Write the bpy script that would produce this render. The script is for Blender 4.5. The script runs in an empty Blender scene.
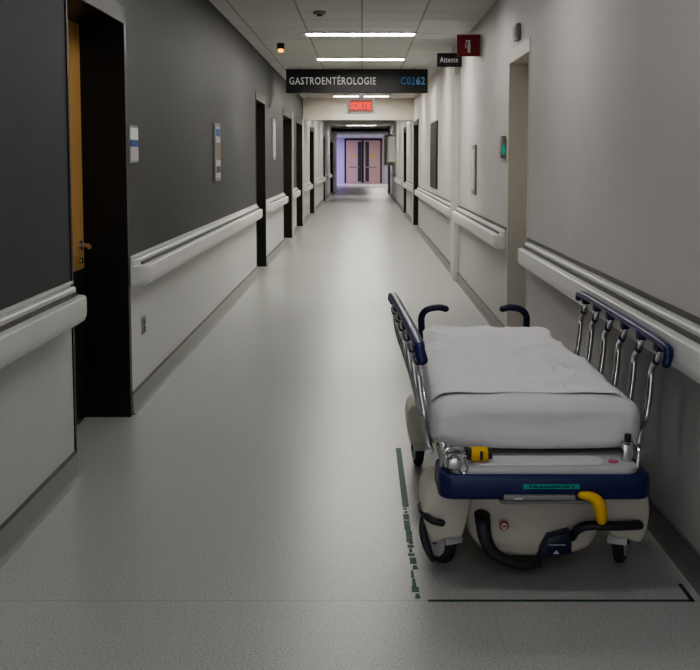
import bpy, bmesh, math, random
from mathutils import Vector, Matrix, noise
random.seed(4)
S=bpy.context.scene
COL=S.collection
try: S.view_settings.look='AgX - Medium High Contrast'
except Exception: pass
# ------------------------------------------------------------------ materials
def mat(name,col,rough=.5,metal=0,noise_amt=0,noise_scale=8,bump=0,bump_scale=60,emit=None,estr=0,coat=0):
    m=bpy.data.materials.new(name); m.use_nodes=True
    nt=m.node_tree; b=nt.nodes['Principled BSDF']
    c=(col[0],col[1],col[2],1)
    b.inputs['Base Color'].default_value=c
    b.inputs['Roughness'].default_value=rough
    b.inputs['Metallic'].default_value=metal
    if coat: b.inputs['Coat Weight'].default_value=coat
    tc=nt.nodes.new('ShaderNodeTexCoord')
    if noise_amt:
        n=nt.nodes.new('ShaderNodeTexNoise'); n.inputs['Scale'].default_value=noise_scale; n.inputs['Detail'].default_value=4
        nt.links.new(tc.outputs['Object'],n.inputs['Vector'])
        r=nt.nodes.new('ShaderNodeValToRGB')
        r.color_ramp.elements[0].position=.3; r.color_ramp.elements[1].position=.7
        r.color_ramp.elements[0].color=tuple(x*(1-noise_amt) for x in col)+(1,)
        r.color_ramp.elements[1].color=tuple(min(1,x*(1+noise_amt)) for x in col)+(1,)
        nt.links.new(n.outputs['Fac'],r.inputs['Fac']); nt.links.new(r.outputs['Color'],b.inputs['Base Color'])
    if bump:
        n=nt.nodes.new('ShaderNodeTexNoise'); n.inputs['Scale'].default_value=bump_scale; n.inputs['Detail'].default_value=3
        nt.links.new(tc.outputs['Object'],n.inputs['Vector'])
        bp=nt.nodes.new('ShaderNodeBump'); bp.inputs['Strength'].default_value=bump; bp.inputs['Distance'].default_value=.01
        nt.links.new(n.outputs['Fac'],bp.inputs['Height']); nt.links.new(bp.outputs['Normal'],b.inputs['Normal'])
    if emit:
        b.inputs['Emission Color'].default_value=(emit[0],emit[1],emit[2],1); b.inputs['Emission Strength'].default_value=estr
    return m

M={}
M['dark']=mat('charcoal_paint',(.068,.071,.073),.6,noise_amt=.05)
M['darkgap']=mat('dark_gap',(.03,.03,.032),.6,noise_amt=.1)
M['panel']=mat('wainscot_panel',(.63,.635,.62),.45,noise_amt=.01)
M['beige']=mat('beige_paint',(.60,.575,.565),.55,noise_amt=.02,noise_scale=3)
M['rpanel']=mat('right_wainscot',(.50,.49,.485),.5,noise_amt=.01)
M['rail']=mat('rail_vinyl',(.72,.72,.70),.4,noise_amt=.01)
M['groove']=mat('rail_groove',(.12,.12,.12),.5,noise_amt=.05)
M['base']=mat('baseboard_vinyl',(.20,.20,.195),.4,noise_amt=.03)
M['baseL']=mat('baseboard_light',(.30,.31,.30),.4,noise_amt=.03)
M['black']=mat('black_frame',(.008,.008,.009),.4,noise_amt=.1)
M['bframe']=mat('beige_frame',(.66,.62,.55),.45,noise_amt=.02)
M['kick']=mat('kick_plate',(.02,.02,.02),.35,noise_amt=.1)
M['chrome']=mat('chrome',(.65,.65,.66),.18,1,noise_amt=.03)
M['white']=mat('white_plastic',(.75,.75,.75),.4,noise_amt=.02)
M['grey']=mat('grey_plastic',(.27,.27,.27),.4,noise_amt=.05)
M['navy']=mat('navy_plastic',(.012,.02,.11),.35,noise_amt=.08)
M['navyd']=mat('navy_dark',(.008,.012,.05),.35,noise_amt=.08)
M['cream']=mat('cream_plastic',(.66,.62,.54),.35,noise_amt=.02,noise_scale=5)
M['tray']=mat('tray_plastic',(.55,.55,.56),.35,noise_amt=.03)
M['dgrey']=mat('dark_grey_plastic',(.028,.030,.036),.45,noise_amt=.1)
M['rubber']=mat('rubber',(.04,.04,.042),.7,noise_amt=.1)
M['yellow']=mat('yellow_plastic',(.80,.48,.012),.4,noise_amt=.05)
M['teal']=mat('teal_label',(.02,.42,.38),.4,noise_amt=.05)
M['pink']=mat('pink_sticker',(.65,.12,.28),.5,noise_amt=.05)
M['red']=mat('red_sign',(.26,.008,.014),.4,noise_amt=.05)
M['redmark']=mat('red_mark',(.5,.03,.03),.4,noise_amt=.05)
M['text']=mat('white_text',(.9,.9,.9),.5,noise_amt=.02)
M['text2']=mat('pale_text',(.60,.60,.60),.5,noise_amt=.02)
M['bluetext']=mat('blue_text',(.03,.24,.72),.5,noise_amt=.02)
M['bluetext2']=mat('pale_blue_text',(.16,.38,.72),.5,noise_amt=.02)
M['signblack']=mat('sign_black',(.004,.005,.008),.35,noise_amt=.1)
M['blue']=mat('blue_band',(.03,.12,.35),.5,noise_amt=.05)
M['tape']=mat('green_tape',(.006,.10,.048),.55,noise_amt=.3,noise_scale=40)
M['tape2']=mat('dark_tape',(.008,.05,.03),.55,noise_amt=.3,noise_scale=40)
M['exit']=mat('exit_face',(.30,.18,.16),.4,noise_amt=.02,emit=(1,.10,.05),estr=.08)
M['exitt']=mat('exit_text',(.7,.04,.02),.4,noise_amt=.02,emit=(1,.02,.008),estr=2.2)
M['amber']=mat('amber_lamp',(.8,.3,.02),.4,noise_amt=.02,emit=(1,.35,.03),estr=3)
M['green']=mat('green_lamp',(.02,.4,.3),.4,noise_amt=.02,emit=(.02,.7,.5),estr=.2)
M['lit']=mat('light_diffuser',(.9,.9,.85),.5,noise_amt=.01,emit=(1,.97,.89),estr=48)
M['dim']=mat('light_diffuser_dim',(.9,.9,.85),.5,noise_amt=.01,emit=(1,.98,.95),estr=18)
M['dim2']=mat('light_diffuser_low',(.9,.9,.85),.5,noise_amt=.01,emit=(1,.99,.97),estr=11)
M['pinkdoor']=mat('rose_wood',(.62,.43,.30),.5,noise_amt=.05)
M['brown']=mat('brown_print',(.30,.22,.13),.5,noise_amt=.5,noise_scale=25)
M['glassd']=mat('dark_glass',(.03,.035,.04),.45,noise_amt=.05)
M['sheet']=mat('sheet_cotton',(.76,.75,.78),.9,noise_amt=.02,noise_scale=6,bump=.12,bump_scale=14)
M['sheet2']=mat('topsheet_cotton',(.88,.87,.89),.9,noise_amt=.01,noise_scale=6,bump=.12,bump_scale=22)
M['violetglow']=mat('violet_glow_wall',(.60,.57,.72),.6,noise_amt=.03)  # pale wall with the violet glow put into its colour

def wood():
    m=bpy.data.materials.new('oak_veneer'); m.use_nodes=True; nt=m.node_tree; b=nt.nodes['Principled BSDF']
    tc=nt.nodes.new('ShaderNodeTexCoord'); mp=nt.nodes.new('ShaderNodeMapping'); mp.inputs['Scale'].default_value=(30,30,1.5)
    n=nt.nodes.new('ShaderNodeTexNoise'); n.inputs['Scale'].default_value=1.5; n.inputs['Detail'].default_value=6
    r=nt.nodes.new('ShaderNodeValToRGB'); r.color_ramp.elements[0].color=(.52,.29,.09,1); r.color_ramp.elements[1].color=(.68,.41,.16,1)
    nt.links.new(tc.outputs['Object'],mp.inputs['Vector']); nt.links.new(mp.outputs['Vector'],n.inputs['Vector'])
    nt.links.new(n.outputs['Fac'],r.inputs['Fac']); nt.links.new(r.outputs['Color'],b.inputs['Base Color']); b.inputs['Roughness'].default_value=.45
    return m
M['wood']=wood()

def floor_mat():
    m=bpy.data.materials.new('speckled_vinyl'); m.use_nodes=True; nt=m.node_tree; b=nt.nodes['Principled BSDF']; L=nt.links.new
    g=nt.nodes.new('ShaderNodeNewGeometry')
    v=nt.nodes.new('ShaderNodeTexNoise'); v.inputs['Scale'].default_value=140; v.inputs['Detail'].default_value=2
    L(g.outputs['Position'],v.inputs['Vector'])
    r=nt.nodes.new('ShaderNodeValToRGB'); e=r.color_ramp.elements
    e[0].position=.30; e[0].color=(.16,.165,.163,1); e[1].position=.72; e[1].color=(.70,.71,.70,1)
    a=e.new(.40); a.color=(.435,.442,.430,1); a=e.new(.62); a.color=(.475,.482,.470,1)
    L(v.outputs['Fac'],r.inputs['Fac'])
    n2=nt.nodes.new('ShaderNodeTexNoise'); n2.inputs['Scale'].default_value=.8; n2.inputs['Detail'].default_value=3
    L(g.outputs['Position'],n2.inputs['Vector'])
    mr=nt.nodes.new('ShaderNodeMapRange'); mr.inputs['To Min'].default_value=.95; mr.inputs['To Max'].default_value=1.04
    L(n2.outputs['Fac'],mr.inputs['Value'])
    mul=nt.nodes.new('ShaderNodeVectorMath'); mul.operation='SCALE'
    L(r.outputs['Color'],mul.inputs[0]); L(mr.outputs['Result'],mul.inputs['Scale'])
    sx=nt.nodes.new('ShaderNodeSeparateXYZ'); L(g.outputs['Position'],sx.inputs[0])
    def near(sock,val,w):
        s=nt.nodes.new('ShaderNodeMath'); s.operation='SUBTRACT'; s.inputs[1].default_value=val; L(sock,s.inputs[0])
        a=nt.nodes.new('ShaderNodeMath'); a.operation='ABSOLUTE'; L(s.outputs[0],a.inputs[0])
        c=nt.nodes.new('ShaderNodeMath'); c.operation='LESS_THAN'; c.inputs[1].default_value=w; L(a.outputs[0],c.inputs[0]); return c
    s1=near(sx.outputs['Y'],3.555,.004); s2=near(sx.outputs['X'],.445,.0012)
    lt=nt.nodes.new('ShaderNodeMath'); lt.operation='LESS_THAN'; lt.inputs[1].default_value=3.555; L(sx.outputs['Y'],lt.inputs[0])
    mm=nt.nodes.new('ShaderNodeMath'); mm.operation='MULTIPLY'; L(s2.outputs[0],mm.inputs[0]); L(lt.outputs[0],mm.inputs[1])
    mx=nt.nodes.new('ShaderNodeMath'); mx.operation='MAXIMUM'; L(s1.outputs[0],mx.inputs[0]); L(mm.outputs[0],mx.inputs[1])
    mc=nt.nodes.new('ShaderNodeMix'); mc.data_type='RGBA'; mc.inputs['B'].default_value=(.2,.21,.2,1)
    sc=nt.nodes.new('ShaderNodeMath'); sc.operation='MULTIPLY'; sc.inputs[1].default_value=.4; L(mx.outputs[0],sc.inputs[0])
    L(sc.outputs[0],mc.inputs['Factor']); L(mul.outputs[0],mc.inputs['A']); L(mc.outputs['Result'],b.inputs['Base Color'])
    b.inputs['Roughness'].default_value=.30
    return m
M['floor']=floor_mat()
def ceil_mat():
    m=bpy.data.materials.new('ceiling_tiles'); m.use_nodes=True; nt=m.node_tree; b=nt.nodes['Principled BSDF']; L=nt.links.new
    g=nt.nodes.new('ShaderNodeNewGeometry'); br=nt.nodes.new('ShaderNodeTexBrick'); br.offset=0
    br.inputs['Scale'].default_value=1; br.inputs['Brick Width'].default_value=.61; br.inputs['Row Height'].default_value=.61; br.inputs['Mortar Size'].default_value=.010
    br.inputs['Color1'].default_value=(.60,.60,.58,1); br.inputs['Color2'].default_value=(.55,.55,.535,1); br.inputs['Mortar'].default_value=(.32,.32,.31,1)
    L(g.outputs['Position'],br.inputs['Vector']); L(br.outputs['Color'],b.inputs['Base Color']); b.inputs['Roughness'].default_value=.8
    return m
M['ceil']=ceil_mat()

# ------------------------------------------------------------------ mesh builder
class MB:
    def __init__(s): s.bm=bmesh.new(); s.mats=[]
    def mi(s,k):
        if k not in s.mats: s.mats.append(k)
        return s.mats.index(k)
    def _merge(s,b,k):
        i=s.mi(k)
        bmesh.ops.recalc_face_normals(b,faces=b.faces)
        for f in b.faces: f.material_index=i
        me=bpy.data.meshes.new('tmp'); b.to_mesh(me); b.free(); s.bm.from_mesh(me); bpy.data.meshes.remove(me)
    def box(s,x0,x1,y0,y1,z0,z1,k,bev=0,seg=2,rot=None):
        b=bmesh.new(); bmesh.ops.create_cube(b,size=1)
        bmesh.ops.scale(b,vec=(x1-x0,y1-y0,z1-z0),verts=b.verts)
        if bev: bmesh.ops.bevel(b,geom=b.edges[:],offset=bev,segments=seg,affect='EDGES',profile=.5)
        if rot: bmesh.ops.rotate(b,verts=b.verts,cent=(0,0,0),matrix=rot)
        bmesh.ops.translate(b,vec=((x0+x1)/2,(y0+y1)/2,(z0+z1)/2),verts=b.verts)
        s._merge(b,k); return s
    def prism(s,poly,axis,lo,hi,k,bev=0,seg=2):
        b=bmesh.new()
        def P(a,c,t): return {'z':(a,c,t),'y':(a,t,c),'x':(t,a,c)}[axis]
        f=b.faces.new([b.verts.new(P(a,c,lo)) for a,c in poly])
        r=bmesh.ops.extrude_face_region(b,geom=[f]); vs=[v for v in r['geom'] if isinstance(v,bmesh.types.BMVert)]
        bmesh.ops.translate(b,vec=P(0,0,hi-lo),verts=vs)
        if bev:
            ed=[e for e in b.edges if len(e.link_faces)==2 and e.calc_face_angle(0)>1.2 and (abs((e.verts[0].co-e.verts[1].co).dot(Vector(P(0,0,1))))<1e-6)]
            bmesh.ops.bevel(b,geom=ed,offset=bev,segments=seg,affect='EDGES',profile=.5)
        s._merge(b,k); return s
    def loft(s,rings,k,cap=True):
        b=bmesh.new(); R=[[b.verts.new(p) for p in r] for r in rings]; n=len(R[0])
        for i in range(len(R)-1):
            for j in range(n): b.faces.new((R[i][j],R[i][(j+1)%n],R[i+1][(j+1)%n],R[i+1][j]))
        if cap: b.faces.new(R[0]); b.faces.new(R[-1])
        s._merge(b,k); return s
    def tube(s,pts,r,k,seg=10,smooth=6,flat=None,roundend=False):
        P=[Vector(p) for p in pts]
        if smooth and len(P)>2:
            Q=[]; E=[P[0]*2-P[1]]+P+[P[-1]*2-P[-2]]
            for i in range(1,len(E)-2):
                a,b_,c,d=E[i-1:i+3]
                for t in range(smooth):
                    u=t/smooth
                    Q.append(.5*((2*b_)+(c-a)*u+(2*a-5*b_+4*c-d)*u*u+(3*b_-a-3*c+d)*u**3))
            Q.append(P[-1]); P=Q
        T=[(P[min(i+1,len(P)-1)]-P[max(i-1,0)]).normalized() for i in range(len(P))]
        up=Vector((0,0,1)) if abs(T[0].z)<.9 else Vector((0,1,0))
        N=(up-T[0]*up.dot(T[0])).normalized(); rings=[]
        for i,(p,t) in enumerate(zip(P,T)):
            N=(N-t*N.dot(t)).normalized(); B=t.cross(N)
            rr=r(i/(len(P)-1)) if callable(r) else r
            ra,rb=(rr,rr) if not flat else (rr,rr*flat)
            rings.append([p+N*math.cos(2*math.pi*j/seg)*ra+B*math.sin(2*math.pi*j/seg)*rb for j in range(seg)])
        if roundend:
            def cap(p,t,ring,L):
                return [[p+t*(rd)+(q-p)*sc for q in ring] for sc,rd in ((.9,.45*L),(.6,.8*L),(.2,1*L))]
            L0=(rings[0][0]-P[0]).length; L1=(rings[-1][0]-P[-1]).length
            c0=cap(P[0],-T[0],rings[0],L0); c1=cap(P[-1],T[-1],rings[-1],L1)
            rings=c0[::-1]+rings+c1
        return s.loft(rings,k)
    def cyl(s,c,ax,r,h,k,seg=24,bev=0):
        b=bmesh.new(); bmesh.ops.create_cone(b,cap_ends=True,segments=seg,radius1=r,radius2=r,depth=h)
        if bev: bmesh.ops.bevel(b,geom=[e for e in b.edges if abs(e.verts[0].co.z-e.verts[1].co.z)<1e-6],offset=bev,segments=2,affect='EDGES',profile=.5)
        if ax=='x': bmesh.ops.rotate(b,verts=b.verts,matrix=Matrix.Rotation(math.pi/2,3,'Y'))
        if ax=='y': bmesh.ops.rotate(b,verts=b.verts,matrix=Matrix.Rotation(math.pi/2,3,'X'))
        bmesh.ops.translate(b,vec=c,verts=b.verts); s._merge(b,k); return s
    def grid(s,f,nu,nv,k):
        b=bmesh.new(); V=[[b.verts.new(f(i/nu,j/nv)) for j in range(nv+1)] for i in range(nu+1)]
        for i in range(nu):
            for j in range(nv): b.faces.new((V[i][j],V[i+1][j],V[i+1][j+1],V[i][j+1]))
        s._merge(b,k); return s
    def build(s,name,parent=None,smooth=35,label=None,kind=None,origin=None):
        me=bpy.data.meshes.new(name); s.bm.to_mesh(me); s.bm.free()
        for k in s.mats: me.materials.append(M[k])
        xs=[v.co for v in me.vertices]
        if origin is None:
            o=Vector(((min(v.x for v in xs)+max(v.x for v in xs))/2,(min(v.y for v in xs)+max(v.y for v in xs))/2,min(v.z for v in xs)))
        else: o=Vector(origin)
        me.transform(Matrix.Translation(-o))
        if smooth:
            me.polygons.foreach_set('use_smooth',[True]*len(me.polygons)); me.set_sharp_from_angle(angle=math.radians(smooth))
        ob=bpy.data.objects.new(name,me); ob.location=o; COL.objects.link(ob)
        if parent is not None: attach(ob,parent)
        if label: ob['label']=label
        if kind: ob['kind']=kind
        return ob
WLOC={}
def attach(ob,parent):
    ob.parent=parent
    ob.matrix_parent_inverse=Matrix.Translation(-Vector(WLOC.get(parent.name,parent.location)))
def root(name,loc,label,cat,group=None):
    e=bpy.data.objects.new(name,None); e.empty_display_size=.1; e.location=loc; COL.objects.link(e)
    e['label']=label; e['category']=cat
    if group: e['group']=group
    return e
def tag(ob,label,cat,group=None):
    ob['label']=label; ob['category']=cat
    if group: ob['group']=group
    return ob
def text(name,body,x0,x1,z,y,k,parent,h=None,ext=.003,bold=.03,space=1.08):
    cu=bpy.data.curves.new('t','FONT'); cu.body=body; cu.size=1; cu.extrude=0.01; cu.resolution_u=4; cu.offset=bold; cu.space_character=space
    t=bpy.data.objects.new('t',cu); COL.objects.link(t); bpy.context.view_layer.update()
    me=bpy.data.meshes.new_from_object(t.evaluated_get(bpy.context.evaluated_depsgraph_get()))
    bpy.data.objects.remove(t)
    xs=[v.co.x for v in me.vertices]; w=max(xs)-min(xs); s=(x1-x0)/w
    sy=s if h is None else h/.7
    me.transform(Matrix.Translation((-min(xs),0,0))); me.transform(Matrix.Diagonal((s,sy,ext/.02,1)))
    me.transform(Matrix.Rotation(math.pi/2,4,'X'))
    me.materials.clear(); me.materials.append(M[k])
    ob=bpy.data.objects.new(name,me); ob.location=(x0,y,z); COL.objects.link(ob)
    if parent: attach(ob,parent)
    return ob

# ------------------------------------------------------------------ room
XL=-1.376; XR=1.21; ZC=2.95; YN=-1.2; YE=70
LEFT=[(5.0,6.21),(13.8,15.1),(18.6,20.7),(22.3,24.4),(28.0,30.2),(38,39.2),(46,50)]
RIGHT=[(7.73,8.79),(22.8,24.8),(29,30.5),(46,48)]
MB().box(-4,4,YN,YE+1,-.1,0,'floor').build('floor',kind='structure',smooth=0)
MB().box(-4,4,YN,YE+1,ZC,ZC+.1,'ceil').build('ceiling',kind='structure',smooth=0)
def wall(name,side,X,ops,yend,up,low,zp=.94):
    m=MB(); xo=X+side*.42
    a,b=min(X,xo),max(X,xo); y=YN
    for o in ops+[(yend,yend)]:
        u=up if y<25 else 'beige'
        m.box(a,b,y,o[0],zp,ZC,u); m.box(a,b,y,o[0],0,zp,low)
        if o[1]>o[0]: m.box(a,b,o[0],o[1],2.36,ZC,u)
        y=o[1]
    return m.build(name,kind='structure',smooth=0)
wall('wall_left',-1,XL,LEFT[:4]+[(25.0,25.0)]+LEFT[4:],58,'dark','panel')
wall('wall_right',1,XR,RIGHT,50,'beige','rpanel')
m=MB(); m.box(-4,-1.1,YE,YE+.2,0,ZC,'violetglow'); m.box(-1.1,4,YE,YE+.2,0,ZC,'beige'); m.build('wall_end',kind='structure',smooth=0)  # left part carries the violet glow in its colour, rest plain beige
MB().box(-4,-3.8,58,YE,0,ZC,'violetglow').build('wall_end_left',kind='structure',smooth=0)
MB().box(3.8,4,50,YE,0,ZC,'beige').build('wall_end_right',kind='structure',smooth=0)
def baseb(name,side,X,ops,yend,k,h,t=.012):
    m=MB(); y=YN
    for o in ops+[(yend,yend)]:
        x1=X-side*t
        prof=[(X,0),(X-side*.03,0),(X-side*(t+.006),.012),(x1,.03),(x1,h),(X,h)]
        m.prism(prof,'y',y+.02 if y>YN else y,o[0]-.02,k); y=o[1]
    return m.build(name,kind='structure',smooth=30)
baseb('baseboard_left',-1,XL,LEFT,58,'baseL',.125)
baseb('baseboard_right',1,XR,RIGHT,50,'base',.105)
m=MB()
y=YN
for o in LEFT+[(58,58)]:
    m.box(XL,XL+.014,y+.02,o[0]-.02,.125,.133,'groove'); m.box(XL,XL+.012,y+.02,o[0]-.02,.935,.95,'rail'); y=o[1]
m.build('trim_1',kind='structure',smooth=0)
m=MB(); y=YN
for o in RIGHT+[(50,50)]:
    m.box(XR-.014,XR,y+.02,o[0]-.02,.105,.113,'groove'); m.box(XR-.008,XR,y+.02,o[0]-.02,.935,.955,'groove'); y=o[1]
m.build('trim_2',kind='structure',smooth=0)
MB().box(XL,XR,24.9,25.3,2.45,ZC,'bframe').build('trim_3',kind='structure',smooth=0)
MB().box(XL,XR,49,49.4,2.83,ZC,'darkgap').build('trim_4',kind='structure',smooth=0)
tn=5; dn=1
for side,X,ops,fk in ((-1,XL,LEFT,'black'),(1,XR,RIGHT,'bframe')):
    for i,(a,b) in enumerate(ops):
        f=fk if not(side==1 and i>0) else 'black'
        xo=X+side*.30; xi=X-side*.006
        lo,hi=min(xo,xi),max(xo,xi)
        m=MB(); m.box(lo,hi,a-.025,a+.006,0,2.40,f,.003,1); m.box(lo,hi,b-.03,b+.03,0,2.40,f,.003,1); m.box(lo,hi,a,b,2.30,2.40,f,.003,1)
        if b>17:
            ci=X-side*.03; c0,c1=sorted((X,ci)); m.box(c0,c1,b+.03,b+.16,0,2.45,'bframe')
        m.build('trim_%d'%tn,kind='structure',smooth=30); tn+=1
        xd0,xd1=sorted((X+side*.25,X+side*.295))
        wk='wood' if side==-1 else 'bframe'
        m=MB(); m.box(xd0,xd1,a+.01,b-.035,.89,2.295,wk); m.box(xd0,xd1,a+.01,b-.035,.012,.89,'kick')
        d=m.build('door_%d'%dn,kind='structure',smooth=0); dn+=1
        if b<21:
            xf=X+side*.25; yh=b-.13; zh=1.03
            h=MB(); h.cyl((xf-side*.006,yh,zh),'x',.028,.014,'chrome',20,.003)
            h.tube([(xf-side*.01,yh,zh),(xf-side*.055,yh,zh),(xf-side*.078,yh-.015,zh),(xf-side*.084,yh-.11,zh)],.014,'chrome',10,4)
            h.build('door_handle',parent=d,label='chrome lever handle')
            MB().cyl((xf-side*.008,yh,.94),'x',.018,.018,'chrome',16,.003).build('lock_cylinder',parent=d,label='chrome lock cylinder')
MB().box(XR-.06,XR,13.25,13.75,0,ZC,'beige',.004,1).build('trim_%d'%tn,kind='structure'); tn+=1
m=MB(); m.box(-1.15,-1.05,YE-.08,YE,0,2.9,'black'); m.box(1.2,1.3,YE-.08,YE,0,2.9,'black'); m.box(-1.15,1.3,YE-.08,YE,2.8,2.9,'black')
m.build('trim_%d'%tn,kind='structure',smooth=0); tn+=1
for x0,x1,xg in ((-1.05,.07,-.28),(.08,1.2,.22)):
    m=MB(); m.box(x0,x1,YE-.06,YE-.01,.01,2.8,'pinkdoor'); m.box(xg,xg+.24,YE-.075,YE-.055,.1,2.7,'glassd')
    if x0<0: m.box(-.03,.12,YE-.08,YE-.055,.02,2.78,'black')
    d=m.build('door_%d'%dn,kind='structure',smooth=0); dn+=1
    MB().box((x0+.2),(x1-.25),YE-.10,YE-.06,1.0,1.08,'grey').build('push_bar',parent=d,label='metal push bar')
    MB().box(x0+.5,x0+.68,YE-.072,YE-.06,1.72,1.92,'yellow').build('door_sticker',parent=d,label='small yellow warning sticker')

# ------------------------------------------------------------------ handrails
def handrail(side,X,y0,y1,label):
    r=root('handrail',(X,(y0+y1)/2,.76),label,'handrail','wall handrails')
    prof=[(0,.765),(.045,.762),(.070,.766),(.088,.778),(.097,.797),(.099,.82),(.099,.875),(.097,.886),(.090,.891),(.05,.893),(.046,.898),(.046,.925),(.04,.932),(0,.932)]
    def ring(y,s): return [(X-side*max(o*s,.002),y,.85+(z-.85)*(.86+.14*s)) for o,z in prof]
    c=.09
    MB().loft([ring(y0+c,1),ring(y1-c,1)],'rail').build('rail',parent=r,smooth=30)
    for e,d in ((y0,1),(y1,-1)):
        MB().loft([ring(e+d*c*(1-math.cos(t*math.pi/2/6)),max(.03,math.sin(t*math.pi/2/6))) for t in range(7)],'rail').build('end_cap',parent=r,smooth=30,label='rounded return end cap')
    g=MB(); a,b=sorted((X-side*.0455,X-side*.058)); g.box(a,b,y0+c,y1-c,.891,.910,'groove'); g.build('groove_strip',parent=r,smooth=0,label='dark grey recessed strip')
    return r
LR=[(YN,4.96),(6.26,13.7),(15.3,18.5),(20.95,22.2),(25.4,27.9),(30.5,37.9),(39.5,45.9)]
RR=[(YN,7.62),(8.9,13.15),(13.85,22.6),(25.4,28.9),(30.8,37.3)]
for a,b in LR: handrail(-1,XL,a,b,'off-white vinyl handrail along charcoal wall above pale panel' if a<25 else 'off-white vinyl handrail along pale far corridor wall')
for a,b in RR: handrail(1,XR,a,b,'off-white vinyl handrail along beige wall')

# ------------------------------------------------------------------ ceiling lights
for y,k in ((.3,'dim2'),(3.2,'dim2'),(6.1,'dim'),(9.0,'dim'),(12.15,'lit'),(15.15,'lit'),(18.1,'lit'),(21,'lit'),(23.9,'lit'),(28,'lit'),(32,'lit'),(36,'lit'),(44,'lit')):
    r=root('ceiling_light',(-.02,y,ZC-.02),'recessed rectangular fluorescent ceiling light set in tile ceiling','ceiling light','ceiling lights along corridor')
    m=MB(); m.box(-.66,.62,y-.15,y-.12,ZC-.02,ZC+.002,'white'); m.box(-.66,.62,y+.12,y+.15,ZC-.02,ZC+.002,'white'); m.box(-.66,-.63,y-.12,y+.12,ZC-.02,ZC+.002,'white'); m.box(.59,.62,y-.12,y+.12,ZC-.02,ZC+.002,'white')
    m.build('light_frame',parent=r,smooth=0)
    MB().box(-.63,.59,y-.12,y+.12,ZC-.012,ZC-.002,k).build('diffuser',parent=r,smooth=0,label='glowing white diffuser panel')

# ------------------------------------------------------------------ signs
r=root('hanging_sign',(-.08,16.8,2.56),'black overhead hospital department sign, hung from ceiling','sign')
MB().box(-1.19,1.03,16.78,16.83,2.565,2.935,'signblack',.004,1).build('sign_panel',parent=r)
text('lettering','GASTROENTÉROLOGIE',-1.14,.22,2.70,16.776,'text',r,h=.112,bold=.02,space=1.14)
text('number_lettering','C02',.61,.83,2.70,16.776,'bluetext',r,h=.115,bold=.01)
text('number_lettering','62',.85,.99,2.70,16.776,'bluetext2',r,h=.115)
m=MB(); m.box(-1.0,-.97,16.79,16.82,2.93,2.95,'grey'); m.build('hanger',parent=r,smooth=0)
m=MB(); m.box(.8,.83,16.79,16.82,2.93,2.95,'grey'); m.build('hanger',parent=r,smooth=0)
r=root('exit_sign',(0,20,2.4),'white-framed exit sign with glowing red letters, hung from ceiling','exit sign')
m=MB(); m.box(-.28,.24,20,20.07,2.38,2.68,'white',.008,2); m.box(-.06,.04,20,20.06,2.68,2.95,'white'); m.build('sign_housing',parent=r)
MB().box(-.235,.195,19.992,20.002,2.42,2.64,'exit').build('sign_face',parent=r,smooth=0)
text('lettering','SORTIE',-.215,.175,2.465,19.988,'exitt',r,h=.13,bold=.015)
r=root('extinguisher_sign',(1.1,11,2.58),'red projecting sign with white fire extinguisher symbol on beige wall','sign')
MB().box(.975,1.21,11.0,11.03,2.58,2.80,'red',.003,1).build('sign_panel',parent=r)
m=MB(); m.box(1.082,1.111,10.994,11,2.615,2.71,'text'); m.box(1.088,1.105,10.994,11,2.71,2.732,'text'); m.box(1.064,1.112,10.994,11,2.732,2.742,'text'); m.tube([(1.078,10.997,2.735),(1.064,10.997,2.712),(1.064,10.997,2.66)],.005,'text',6,3)
m.build('extinguisher_symbol',parent=r)
r=root('waiting_sign',(1.05,13,2.65),'black projecting sign with white lettering on beige wall','sign')
MB().box(.91,1.21,13.0,13.03,2.645,2.81,'signblack',.003,1).build('sign_panel',parent=r)
text('lettering','Attente',.945,1.165,2.70,12.996,'text2',r,h=.065,bold=.01)
r=root('room_sign',(XL,6.36,1.5),'white and blue room number plate on charcoal wall beside doorway','sign')
m=MB(); m.box(XL,XL+.012,6.25,6.49,1.50,1.725,'grey',.002,1); m.build('sign_plate',parent=r)
m=MB(); m.box(XL+.012,XL+.016,6.265,6.475,1.64,1.71,'text'); m.box(XL+.012,XL+.016,6.265,6.475,1.60,1.635,'blue'); m.box(XL+.012,XL+.016,6.265,6.475,1.515,1.595,'text2'); m.build('sign_insert',parent=r,smooth=0)
r=root('framed_notice',(XL,10,1.3),'narrow framed notice with grey and brown print on charcoal wall','picture frame')
m=MB(); m.box(XL,XL+.02,9.84,10.20,1.32,1.86,'grey',.004,1); m.build('frame',parent=r)
m=MB(); m.box(XL+.02,XL+.023,9.87,10.17,1.35,1.83,'tray'); m.box(XL+.023,XL+.025,9.89,10.15,1.74,1.81,'blue'); m.box(XL+.023,XL+.025,9.89,10.15,1.52,1.68,'brown'); m.box(XL+.023,XL+.025,9.89,10.15,1.40,1.46,'dgrey'); m.build('notice_print',parent=r,smooth=0)
r=root('notice_holder',(XL,16.6,1.5),'narrow pale notice holder on charcoal wall','notice')
MB().box(XL,XL+.02,16.25,16.75,1.52,2.15,'grey',.004,1).build('frame',parent=r)
MB().box(XL+.02,XL+.024,16.3,16.7,1.57,2.10,'tray').build('notice_print',parent=r,smooth=0)
r=root('wall_outlet',(XL,6.6,.43),'grey electrical outlet plate on pale wall panel','outlet')
MB().box(XL,XL+.008,6.55,6.65,.43,.54,'grey',.002,1).build('cover_plate',parent=r)
m=MB(); m.box(XL+.008,XL+.010,6.575,6.625,.49,.525,'dgrey'); m.build('socket',parent=r,smooth=0)
m=MB(); m.box(XL+.008,XL+.010,6.575,6.625,.445,.48,'dgrey'); m.build('socket',parent=r,smooth=0)
r=root('card_reader',(XR,8.98,1.5),'grey card reader with green light on beige wall','card reader')
MB().box(XR-.04,XR,8.93,9.05,1.53,1.72,'grey',.006,2).build('reader_body',parent=r)
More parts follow.
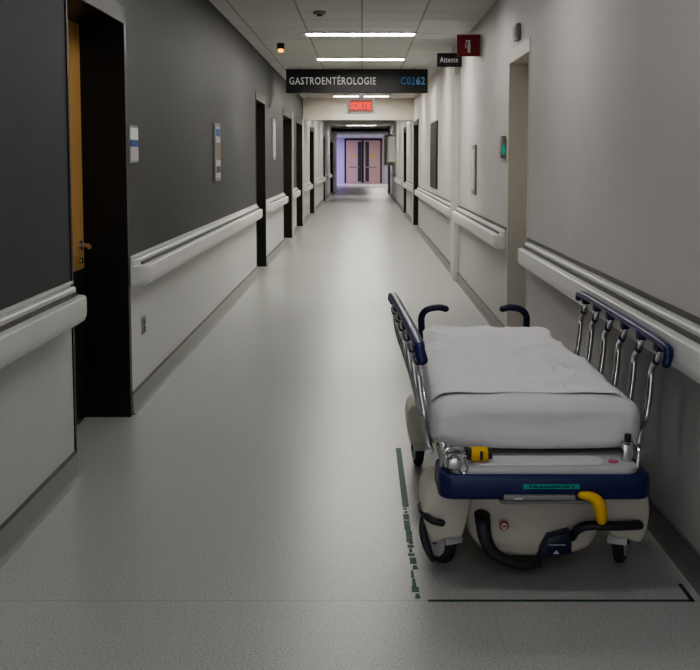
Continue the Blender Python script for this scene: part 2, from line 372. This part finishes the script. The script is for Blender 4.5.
MB().box(XR-.034,XR-.012,8.924,8.931,1.57,1.64,'green').build('reader_light',parent=r,smooth=0)
r=root('wall_speaker',(XR,8.25,2.43),'grey square wall speaker above beige door frame','speaker')
MB().box(XR-.035,XR,8.18,8.36,2.44,2.56,'grey',.008,2).build('speaker_case',parent=r)
m=MB(); m.box(XR-.039,XR-.034,8.20,8.34,2.46,2.54,'dgrey'); m.build('speaker_grille',parent=r,smooth=0)
r=root('notice_strip',(XR,11.5,1.14),'narrow grey notice strip fixed to beige wall','notice')
MB().box(XR-.02,XR,11.2,11.55,1.15,1.68,'grey',.004,1).build('frame',parent=r)
MB().box(XR-.023,XR-.019,11.25,11.5,1.20,1.63,'bframe').build('notice_print',parent=r,smooth=0)
r=root('wall_display_case',(XR,17.6,1.0),'dark glazed display case in black frame on beige wall','display case')
MB().box(XR-.02,XR,17.0,18.6,1.05,2.15,'black',.006,1).build('frame',parent=r)
MB().box(XR-.025,XR-.018,17.1,18.5,1.15,2.05,'glassd').build('glass',parent=r,smooth=0)
for (y0,y1,z0,z1,x0) in ((38.0,39.2,1.45,2.35,.94),(41.5,43,1.3,2.5,.86)):
    r=root('wall_cabinet',(XR,y0,z0),'cream wall-mounted cabinet projecting from far beige wall','cabinet','wall cabinets in far corridor')
    MB().box(x0,XR,y0,y1,z0,z1,'bframe',.01,1).build('cabinet_body',parent=r)
    MB().box(x0+.03,XR-.03,y0-.015,y0,z0+.06,z1-.06,'tray').build('cabinet_door',parent=r,smooth=0)
r=root('smoke_detector',(-.41,10.4,2.9),'small white smoke detector on tile ceiling','smoke detector')
MB().cyl((-.41,10.4,2.935),'z',.06,.03,'grey',20,.008).build('detector_body',parent=r); MB().cyl((-.41,10.4,2.913),'z',.03,.016,'dgrey',16,.003).build('detector_cap',parent=r)
r=root('call_light',(-1.0,13.2,2.83),'small amber call lamp under tile ceiling','lamp')
MB().cyl((-1.0,13.2,2.915),'z',.045,.07,'dgrey',16,.006).build('lamp_base',parent=r); MB().cyl((-1.0,13.2,2.86),'z',.035,.04,'amber',16,.012).build('lamp_lens',parent=r)

# ------------------------------------------------------------------ floor tape
m=MB()
m.box(.178,.206,4.55,5.50,0,.0015,'tape')
y=4.54
while y>3.57:
    l=random.uniform(.015,.075); x=random.uniform(-.003,.004); w_=random.uniform(.012,.026); o=random.uniform(0,.028-w_)
    if y-l<3.57: break
    if random.random()<.5: m.prism([(.179+x+o,y-l),(.179+x+o+w_,y-l+random.uniform(0,.012)),(.179+x+o+w_*random.uniform(.7,1),y),(.179+x+o+.003,y-random.uniform(0,.01))],'z',0,.0015,'tape')
    else: m.box(.178+x,.203+x,y-l,y,0,.0015,'tape')
    y-=l+random.uniform(.002,.02)
t=m.build('floor_tape',smooth=0); tag(t,'worn green adhesive tape strip marking parking bay on floor','floor tape')
m=MB()
m.box(.228,1.15,3.547,3.561,0,.0015,'tape2'); m.box(1.135,1.150,3.547,3.70,0,.0015,'tape2')
t=m.build('floor_tape.001',smooth=0); tag(t,'dark green tape line across floor beneath stretcher end','floor tape')

# ------------------------------------------------------------------ stretcher
CX=.64
B=root('hospital_stretcher',(CX,4.7,0),'wheeled hospital stretcher, navy rails, cream base, crumpled white sheets','stretcher')
def P(lx,y,z): return (CX+lx,y,z)
def cr(pts,n=4,closed=False):
    V=[Vector((a,b,0)) for a,b in pts]; out=[]
    E=[V[-1]]+V+[V[0],V[1]] if closed else [V[0]*2-V[1]]+V+[V[-1]*2-V[-2]]
    for i in range(1,len(E)-2):
        a,b_,c,d=E[i-1:i+3]
        for t in range(n):
            u=t/n; q=.5*((2*b_)+(c-a)*u+(2*a-5*b_+4*c-d)*u*u+(3*b_-a-3*c+d)*u**3); out.append((q.x,q.y))
    if not closed: out.append((V[-1].x,V[-1].y))
    return out
def pod(y0,y1):
    half=cr([(.0,.335),(.12,.335),(.22,.330),(.262,.31),(.268,.26),(.256,.19),(.236,.125),(.205,.085),(.155,.066),(.08,.058),(.0,.056)],3)
    prof=half+[(-x,z) for x,z in half[-2:0:-1]]; L=y1-y0; rings=[]
    for t,sc in ((0,.80),(.012,.87),(.03,.93),(.06,.975),(.10,1),(.5,1),(.84,1),(.94,.96),(.98,.9),(1,.8)):
        rings.append([P(x*(1-(1-sc)*.8),y0+L*t+.04*(x/.25)**2*(1-2*t),.20+(z-.20)*sc) for x,z in prof])
    return rings
def fairing(sg,y0,y1):
    prof=cr([(.235,.332),(.32,.334),(.380,.326),(.410,.298),(.420,.250),(.417,.195),(.406,.145),(.388,.112),(.362,.112),(.332,.128),(.300,.130),(.272,.138),(.256,.19),(.242,.26)],3,True)
    L=y1-y0; rings=[]
    for t,sc in ((0,.76),(.012,.84),(.035,.92),(.08,.97),(.14,1),(.55,1),(.8,.97),(.92,.9),(.98,.78),(1,.65)):
        cx,cz=.33,.22
        rings.append([P(sg*(cx+(x-cx)*(sc*.6+.4)),y0+L*t+.20*max(0,abs(x)-.33)*(1-2*t),cz+(z-cz)*sc) for x,z in prof])
    return rings
m=MB(); m.loft(pod(3.79,4.25),'cream'); m.box(CX-.17,CX+.17,4.1,5.2,.10,.27,'cream',.04,3); m.loft(pod(5.05,5.45),'cream')
m.build('base_cover',parent=B,smooth=60,label='off-white moulded plastic base cover')
for sg in (-1,1):
    for y0,y1 in ((3.775,4.12),(5.08,5.45)):
        MB().loft(fairing(sg,y0,y1),'cream').build('caster_cover',parent=B,smooth=60,label='off-white moulded cover over caster')
m=MB(); m.box(CX-.30,CX+.30,3.86,4.06,.20,.30,'dgrey',.01,1); m.build('chassis_crossmember',parent=B,label='dark steel chassis crossmember')
m=MB(); m.box(CX-.30,CX+.30,5.15,5.36,.20,.30,'dgrey',.01,1); m.build('chassis_crossmember',parent=B,label='dark steel chassis crossmember')
for y in (4.2,5.2):
    MB().cyl(P(0,y,.36),'z',.07,.09,'dgrey',20,.01).build('lift_column',parent=B)
def caster(lx,y,ang,arc=None):
    e=bpy.data.objects.new('caster',None); e.location=P(lx,y,0); COL.objects.link(e); attach(e,B); WLOC[e.name]=tuple(e.location)
    R=Matrix.Rotation(ang,4,'Z'); c=Vector(P(lx,y,0))
    def fin(mb,name,label=None,rot=True):
        if rot: mb.bm.transform(Matrix.Translation(c)@R)
        o=mb.build(name,label=label); o.parent=e; o.matrix_parent_inverse=Matrix.Translation(-c); return o
    q=.092
    w=MB(); w.cyl((0,.02,q),'x',q,.040,'rubber',40,.013); fin(w,'wheel','dark grey wheel tyre')
    w=MB(); w.cyl((0,.02,q),'x',.068,.052,'tray',32,.010); w.cyl((0,.02,q),'x',.022,.062,'dgrey',16,.003); fin(w,'hub','pale grey wheel hub')
    f=MB()
    f.loft([[ (s*.036,.02+rr*math.cos(a),q+rr*math.sin(a)) for s,rr in ((-1,q+.004),(-1.0,q+.010),(-.6,q+.014),(.6,q+.014),(1,q+.010),(1,q+.004))] for a in [math.radians(60+115*i/12) for i in range(13)]],'tray')
    f.cyl((0,0,.225),'z',.02,.05,'chrome',12)
    fin(f,'fork','pale grey caster fork')
    if arc:
        f=MB(); f.tube(arc,lambda t:.007+.006*math.sin(math.pi*t),'dgrey',10,6,flat=1.2,roundend=True); fin(f,'wheel_guard','dark grey curved wheel guard',False)
caster(-.335,3.90,math.radians(28),[P(-.418,3.82,.20),P(-.416,3.79,.160),P(-.402,3.77,.110),P(-.382,3.762,.065)])
caster(.335,3.90,math.radians(-22))
caster(-.36,5.17,math.radians(5)); caster(.34,5.22,math.radians(10))
m=MB(); m.tube([P(-.195,3.83,.215),P(-.200,3.76,.205),P(-.192,3.74,.150),P(-.162,3.735,.100),P(-.10,3.735,.065),P(-.04,3.74,.052),P(.01,3.76,.052)],lambda t:.019-.010*t,'dgrey',14,6,flat=1.6,roundend=True)
m.build('brake_pedal',parent=B,label='broad curved dark grey foot pedal')
m=MB(); m.tube([P(.135,3.80,.14),P(.145,3.765,.178),P(.185,3.75,.198),P(.28,3.745,.198),P(.37,3.77,.193)],lambda t:.018,'dgrey',12,6,flat=.8,roundend=True)
m.build('steering_pedal',parent=B,label='dark grey horizontal foot pedal')
m=MB(); m.tube([P(-.42,3.90,.222),P(-.415,3.82,.222),P(-.385,3.765,.212),P(-.35,3.765,.202)],.013,'dgrey',10,5,roundend=True)
m.build('side_pedal',parent=B,label='small dark grey side pedal')
m=MB(); m.prism([(CX-.0,.075),(CX+.125,.088),(CX+.12,.17),(CX+.04,.15)],'y',3.757,3.83,'navyd',.006); 
m.build('instruction_panel',parent=B,label='dark blue instruction panel on base')
m=MB(); m.prism([(CX+.055,.090),(CX+.08,.090),(CX+.0675,.104)],'y',3.753,3.758,'text2'); m.box(CX+.04,CX+.10,3.753,3.758,.122,.125,'text2')
m.build('instruction_marks',parent=B)
m=MB(); m.cyl(P(-.12,3.785,.185),'y',.017,.012,'redmark',24,.002); m.cyl(P(-.12,3.778,.185),'y',.012,.004,'cream',20); m.box(CX-.128,CX-.112,3.774,3.777,.183,.188,'redmark')
m.build('warning_sticker',parent=B,label='round red and white warning sticker')
def rr(x0,x1,y0,y1,r,n=6):
    out=[]
    for cx,cy,a0 in ((x1-r,y1-r,0),(x0+r,y1-r,90),(x0+r,y0+r,180),(x1-r,y0+r,270)):
        for i in range(n+1):
            a=math.radians(a0+90*i/n); out.append((cx+r*math.cos(a),cy+r*math.sin(a)))
    return out
m=MB(); m.prism(rr(CX-.345,CX+.345,3.75,5.6,.05),'z',.37,.422,'grey',.01); m.build('litter_frame',parent=B,label='grey patient deck frame')
m=MB(); m.prism(rr(CX-.372,CX+.372,3.60,3.86,.055,8),'z',.340,.426,'navy',.014,3); m.build('end_bumper',parent=B,label='navy rounded end bumper')
m=MB(); m.prism(rr(CX-.335,CX+.335,3.625,4.0,.06,8),'z',.414,.448,'tray',.010,2); m.prism(rr(CX-.25,CX+.22,3.65,3.76,.04,6),'z',.447,.454,'white',.004,1)
m.build('end_tray',parent=B,label='pale grey end tray')
m=MB(); m.prism(rr(CX-.372,CX+.372,5.5,5.68,.055,8),'z',.340,.426,'navy',.014,3); m.build('end_bumper',parent=B,label='navy rounded end bumper')
r0=MB(); r0.box(CX-.08,CX+.115,3.595,3.601,.382,.398,'teal'); r0.build('teal_label',parent=B,smooth=0,label='teal printed label strip')
text('label_lettering','TRANSPORT',CX-.065,CX+.10,.386,3.594,'navyd',B,h=.008,ext=.001)
m=MB(); m.prism(rr(CX-.16,CX+.16,3.60,3.70,.02,4),'z',.325,.340,'grey',.004,1); m.box(CX-.15,CX+.10,3.585,3.605,.343,.362,'grey',.006,2); m.box(CX-.115,CX-.08,3.58,3.60,.347,.358,'chrome',.002,1)
m.build('release_bar',parent=B,label='grey release bar under bumper')
m=MB(); m.tube([P(.12,3.59,.362),P(.150,3.580,.360),P(.172,3.572,.345),P(.183,3.568,.315),P(.187,3.568,.285)],lambda t:.013+.009*math.sin(math.pi*min(1,t*.75)),'yellow',14,6,flat=1.15,roundend=True)
m.build('release_handle',parent=B,label='short curved yellow release handle')
m=MB(); m.cyl(P(.255,3.70,.450),'z',.018,.004,'pink',20); m.build('pink_sticker',parent=B)
m=MB(); m.cyl(P(.20,3.69,.450),'z',.010,.004,'dgrey',16); m.build('tray_button',parent=B)
m=MB(); m.box(CX+.29,CX+.325,3.70,3.74,.44,.51,'chrome',.005,2); m.cyl(P(.31,3.72,.53),'z',.012,.03,'dgrey',16,.004); m.tube([P(.335,3.68,.43),P(.345,3.70,.49),P(.34,3.78,.52)],.007,'chrome',8,4)
m.build('pole_socket',parent=B,label='chrome accessory socket')
m=MB(); m.cyl(P(-.225,3.68,.483),'x',.026,.06,'yellow',24,.006); m.cyl(P(-.19,3.68,.483),'x',.018,.02,'rubber',20,.003); m.cyl(P(-.262,3.68,.483),'x',.022,.014,'rubber',20,.003); m.box(CX-.225,CX-.215,3.651,3.66,.468,.498,'rubber')
m.build('pole_knob',parent=B,label='yellow knob with black bands')
m=MB(); m.tube([P(-.34,3.66,.44),P(-.345,3.66,.50),P(-.30,3.67,.505),P(-.27,3.68,.485)],.010,'chrome',10,5); m.cyl(P(-.315,3.65,.46),'y',.022,.05,'chrome',20,.004); m.cyl(P(-.35,3.70,.475),'z',.014,.09,'chrome',16,.003); m.box(CX-.335,CX-.285,3.645,3.70,.43,.455,'chrome',.006,2); m.tube([P(-.30,3.63,.44),P(-.285,3.62,.43),P(-.27,3.63,.45),P(-.28,3.66,.475)],.005,'chrome',8,4)
m.tube([P(-.355,3.70,.50),P(-.365,3.9,.50),P(-.37,5.3,.50)],.011,'chrome',10,4)
m.build('folded_pole',parent=B,label='chrome folded infusion pole and clamp')
def siderail(sg,top,bot,fr,y0,y1,rad):
    e=bpy.data.objects.new('side_rail',None); loc=P(top(4.5),4.5,.4); e.location=loc; COL.objects.link(e); attach(e,B); WLOC[e.name]=loc
    def fin(mb,name,label=None):
        o=mb.build(name,label=label,smooth=40); o.parent=e; o.matrix_parent_inverse=Matrix.Translation(-Vector(loc)); return o
    m=MB()
    m.tube([P(top(y0)-sg*.01,y0-.01,.80),P(top(y0),y0,.835),P(top(y0+.06),y0+.06,.855),P(top(4.2),4.2,.86),P(top(4.8),4.8,.86),P(top(y1-.05),y1-.05,.855),P(top(y1),y1,.83)],rad,'navy',14,5,flat=fr,roundend=True)
    fin(m,'top_rail','navy plastic top rail')
    m=MB(); m.tube([P(bot-sg*.0,3.84,.445),P(bot,4.5,.445),P(bot,5.2,.445)],.012,'chrome',8,1); fin(m,'lower_rail','chrome lower rail')
    for y in (3.84,4.09,4.35,4.61,4.87,5.12):
        t=top(y); b=bot
        def q(f): return b+(t-b)*f
        m=MB(); m.tube([P(q(1),y,.855),P(q(.98),y-.010,.81),P(q(.93),y+.03,.77),P(q(.88),y+.065,.73),P(q(.72),y+.050,.65),P(q(.45),y+.03,.57),P(q(.3),y+.060,.52),P(q(.05),y+.06,.44)],.0125,'chrome',10,6)
        fin(m,'rail_post','bent chrome post')
        m=MB(); m.box(CX+t-.019,CX+t+.019,y-.026,y+.024,.82,.860,'navyd',.010,2)
        fin(m,'post_bracket','navy post bracket')
        m=MB(); m.tube([P(q(.97),y+.004,.80),P(q(.955),y+.014,.788),P(q(.94),y+.024,.777)],.0155,'navyd',10,3)
        fin(m,'post_joint','navy post joint')
siderail(1,lambda y:.448,.388,1.05,3.72,5.28,.0165)
siderail(-1,lambda y:-.430-.06*(y-3.7)/1.5,-.385,1.35,3.77,5.24,.0155)
for sg in (-1,1):
    m=MB(); x=.285
    m.tube([P(sg*x-.03,5.66,.42),P(sg*x-.03,5.70,.46),P(sg*x-.03,5.72,.60),P(sg*(x-.0)-.03,5.72,.67),P(sg*(x-.03)-.03,5.72,.708),P(sg*(x-.09)-.03,5.72,.72),P(sg*(x-.13)-.03,5.72,.712)],.018,'navyd',12,6,roundend=True)
    m.build('push_handle',parent=B,label='dark navy curved push handle')
def hw(y): return .392-.055*max(0,min(1,(y-3.8)/1.6))
def mattress():
    rings=[]; y0,y1=3.785,5.46; N=70
    for i in range(N+1):
        u=i/N; y=y0+(y1-y0)*(.5-.5*math.cos(u*math.pi))
        d=min(y-y0,y1-y); R=.06; 
        s=math.sqrt(max(0,1-(1-min(1,d/R))**2)) if d<R else 1
        Rc=.10 if y<4.5 else .16
        cw=Rc*(1-math.sqrt(max(0,1-(1-min(1,d/Rc))**2))) if d<Rc else 0
        w=hw(y)-cw*.65; ztop=.650; zb=.460; hh=(ztop-zb)/2; zc=(ztop+zb)/2
        hh2=hh*(.52+.48*s); ring=[]; n=72
        for j in range(n):
            a=2*math.pi*j/n; ex=.31
            cx=math.copysign(abs(math.cos(a))**(ex*.75),math.cos(a)); sz=math.copysign(abs(math.sin(a))**(ex*1.2),math.sin(a))
            x=cx*w; z=zc+sz*hh2
            nn=noise.noise(Vector((x*4,y*4,z*6)))*.005+noise.noise(Vector((x*14,y*9,z*9)))*.002
            nn+=.003*max(0,1-abs(noise.noise(Vector((x*5+z*6,y*4,z*10-x*3))))*5)
            if sz>0.2: z-=.012*(x/w)**4 if w>0 else 0
            ring.append(P(x+nn*.5,y-(.012*math.cos(x*5) if d<.05 and y<4.5 else 0)-nn*(1 if d<.05 else 0),z+nn))
        rings.append(ring)
    return rings
m=MB(); m.loft(mattress(),'sheet'); m.build('mattress',parent=B,smooth=70,label='thick mattress in smooth white fitted sheet')
def sheet(u,v):
    y=3.885+1.545*v
    d=max(0,y-(5.43-.13))
    nar=.10*(d/.13)**2
    x=(-.385+.72*u)*((hw(y)-nar)/.392)+.016*math.sin(y*6)*u+.006*math.sin(y*17)*u
    y+=(.012*math.sin(u*4+1)+.022*u+.005*math.sin(u*17))*(1-v)
    fe=min(1,min(v/.05,(1-u)/.05)); fe=.12+.88*max(0,fe)**2*(3-2*max(0,fe))
    w1=noise.noise(Vector((x*3.2+y*1.5,y*3.5,1.3)))
    def R(a,b,c,p=2): return max(0,1-abs(noise.noise(Vector((a,b,c))))*5)**p
    msk=.5+.6*max(-.8,min(1,noise.noise(Vector((x*1.6,y*1.8,3.3)))*3))
    z=.658+fe*(.004+.008*w1+msk*(.018*R(x*1.4+y*2.6,y*2.6-x*1.8,5.1)+.010*R(x*3.4-y*2.0,y*4.4+x*4,9.7)+.0035*R(x*8+y*5,y*11-x*6,2.7)))
    h=max(0,min(1,(y-4.95)/.2)); z+=.010*h*h*(3-2*h)
    for c in (4.28,4.66,5.04): z+=fe*.004*math.exp(-((y-c-.01*math.sin(x*9))/.008)**2)
    for c in (-.17,.13): z+=fe*.003*math.exp(-((x-c-.008*math.sin(y*6))/.007)**2)
    z+=.012*math.exp(-((y-4.95+.1*x)/.03)**2)
    ex=abs(x)/ (hw(y)); 
    if ex>.82: z-= (ex-.82)**2*1.1
    if y>5.33: z-=(y-5.33)**2*3
    return P(x,y,z)
m=MB(); m.grid(sheet,150,240,'sheet2'); o=m.build('top_sheet',parent=B,smooth=180,label='crumpled loose white top sheet')
so=o.modifiers.new('thick','SOLIDIFY'); so.thickness=.005; so.offset=-1

# ------------------------------------------------------------------ light & world
w=bpy.data.worlds.new('world'); S.world=w; w.use_nodes=True
bg=w.node_tree.nodes['Background']; bg.inputs['Color'].default_value=(.95,.97,1,1); bg.inputs['Strength'].default_value=1.1
def area(name,loc,rot,sx,sy,p,col):
    l=bpy.data.lights.new(name,'AREA'); l.shape='RECTANGLE'; l.size=sx; l.size_y=sy; l.energy=p; l.color=col
    o=bpy.data.objects.new(name,l); o.location=loc; o.rotation_euler=rot; COL.objects.link(o); return o
area('violet_lamp',(-3.0,67,2.9),(0,0,0),1,3,170,(.50,.40,1))
area('far_fill',(1.0,64,2.9),(0,0,0),1,3,190,(1,.93,.85))  # added fill to brighten the end doors, no fixture here

cam=bpy.data.cameras.new('camera'); co=bpy.data.objects.new('camera',cam); COL.objects.link(co)
co.location=(0,0,1.52); co.rotation_euler=(math.radians(90-4.7),0,0)
cam.sensor_width=36; cam.lens=36*1060/700; cam.shift_x=-12/700; cam.shift_y=-88/700; cam.clip_end=200
S.camera=co
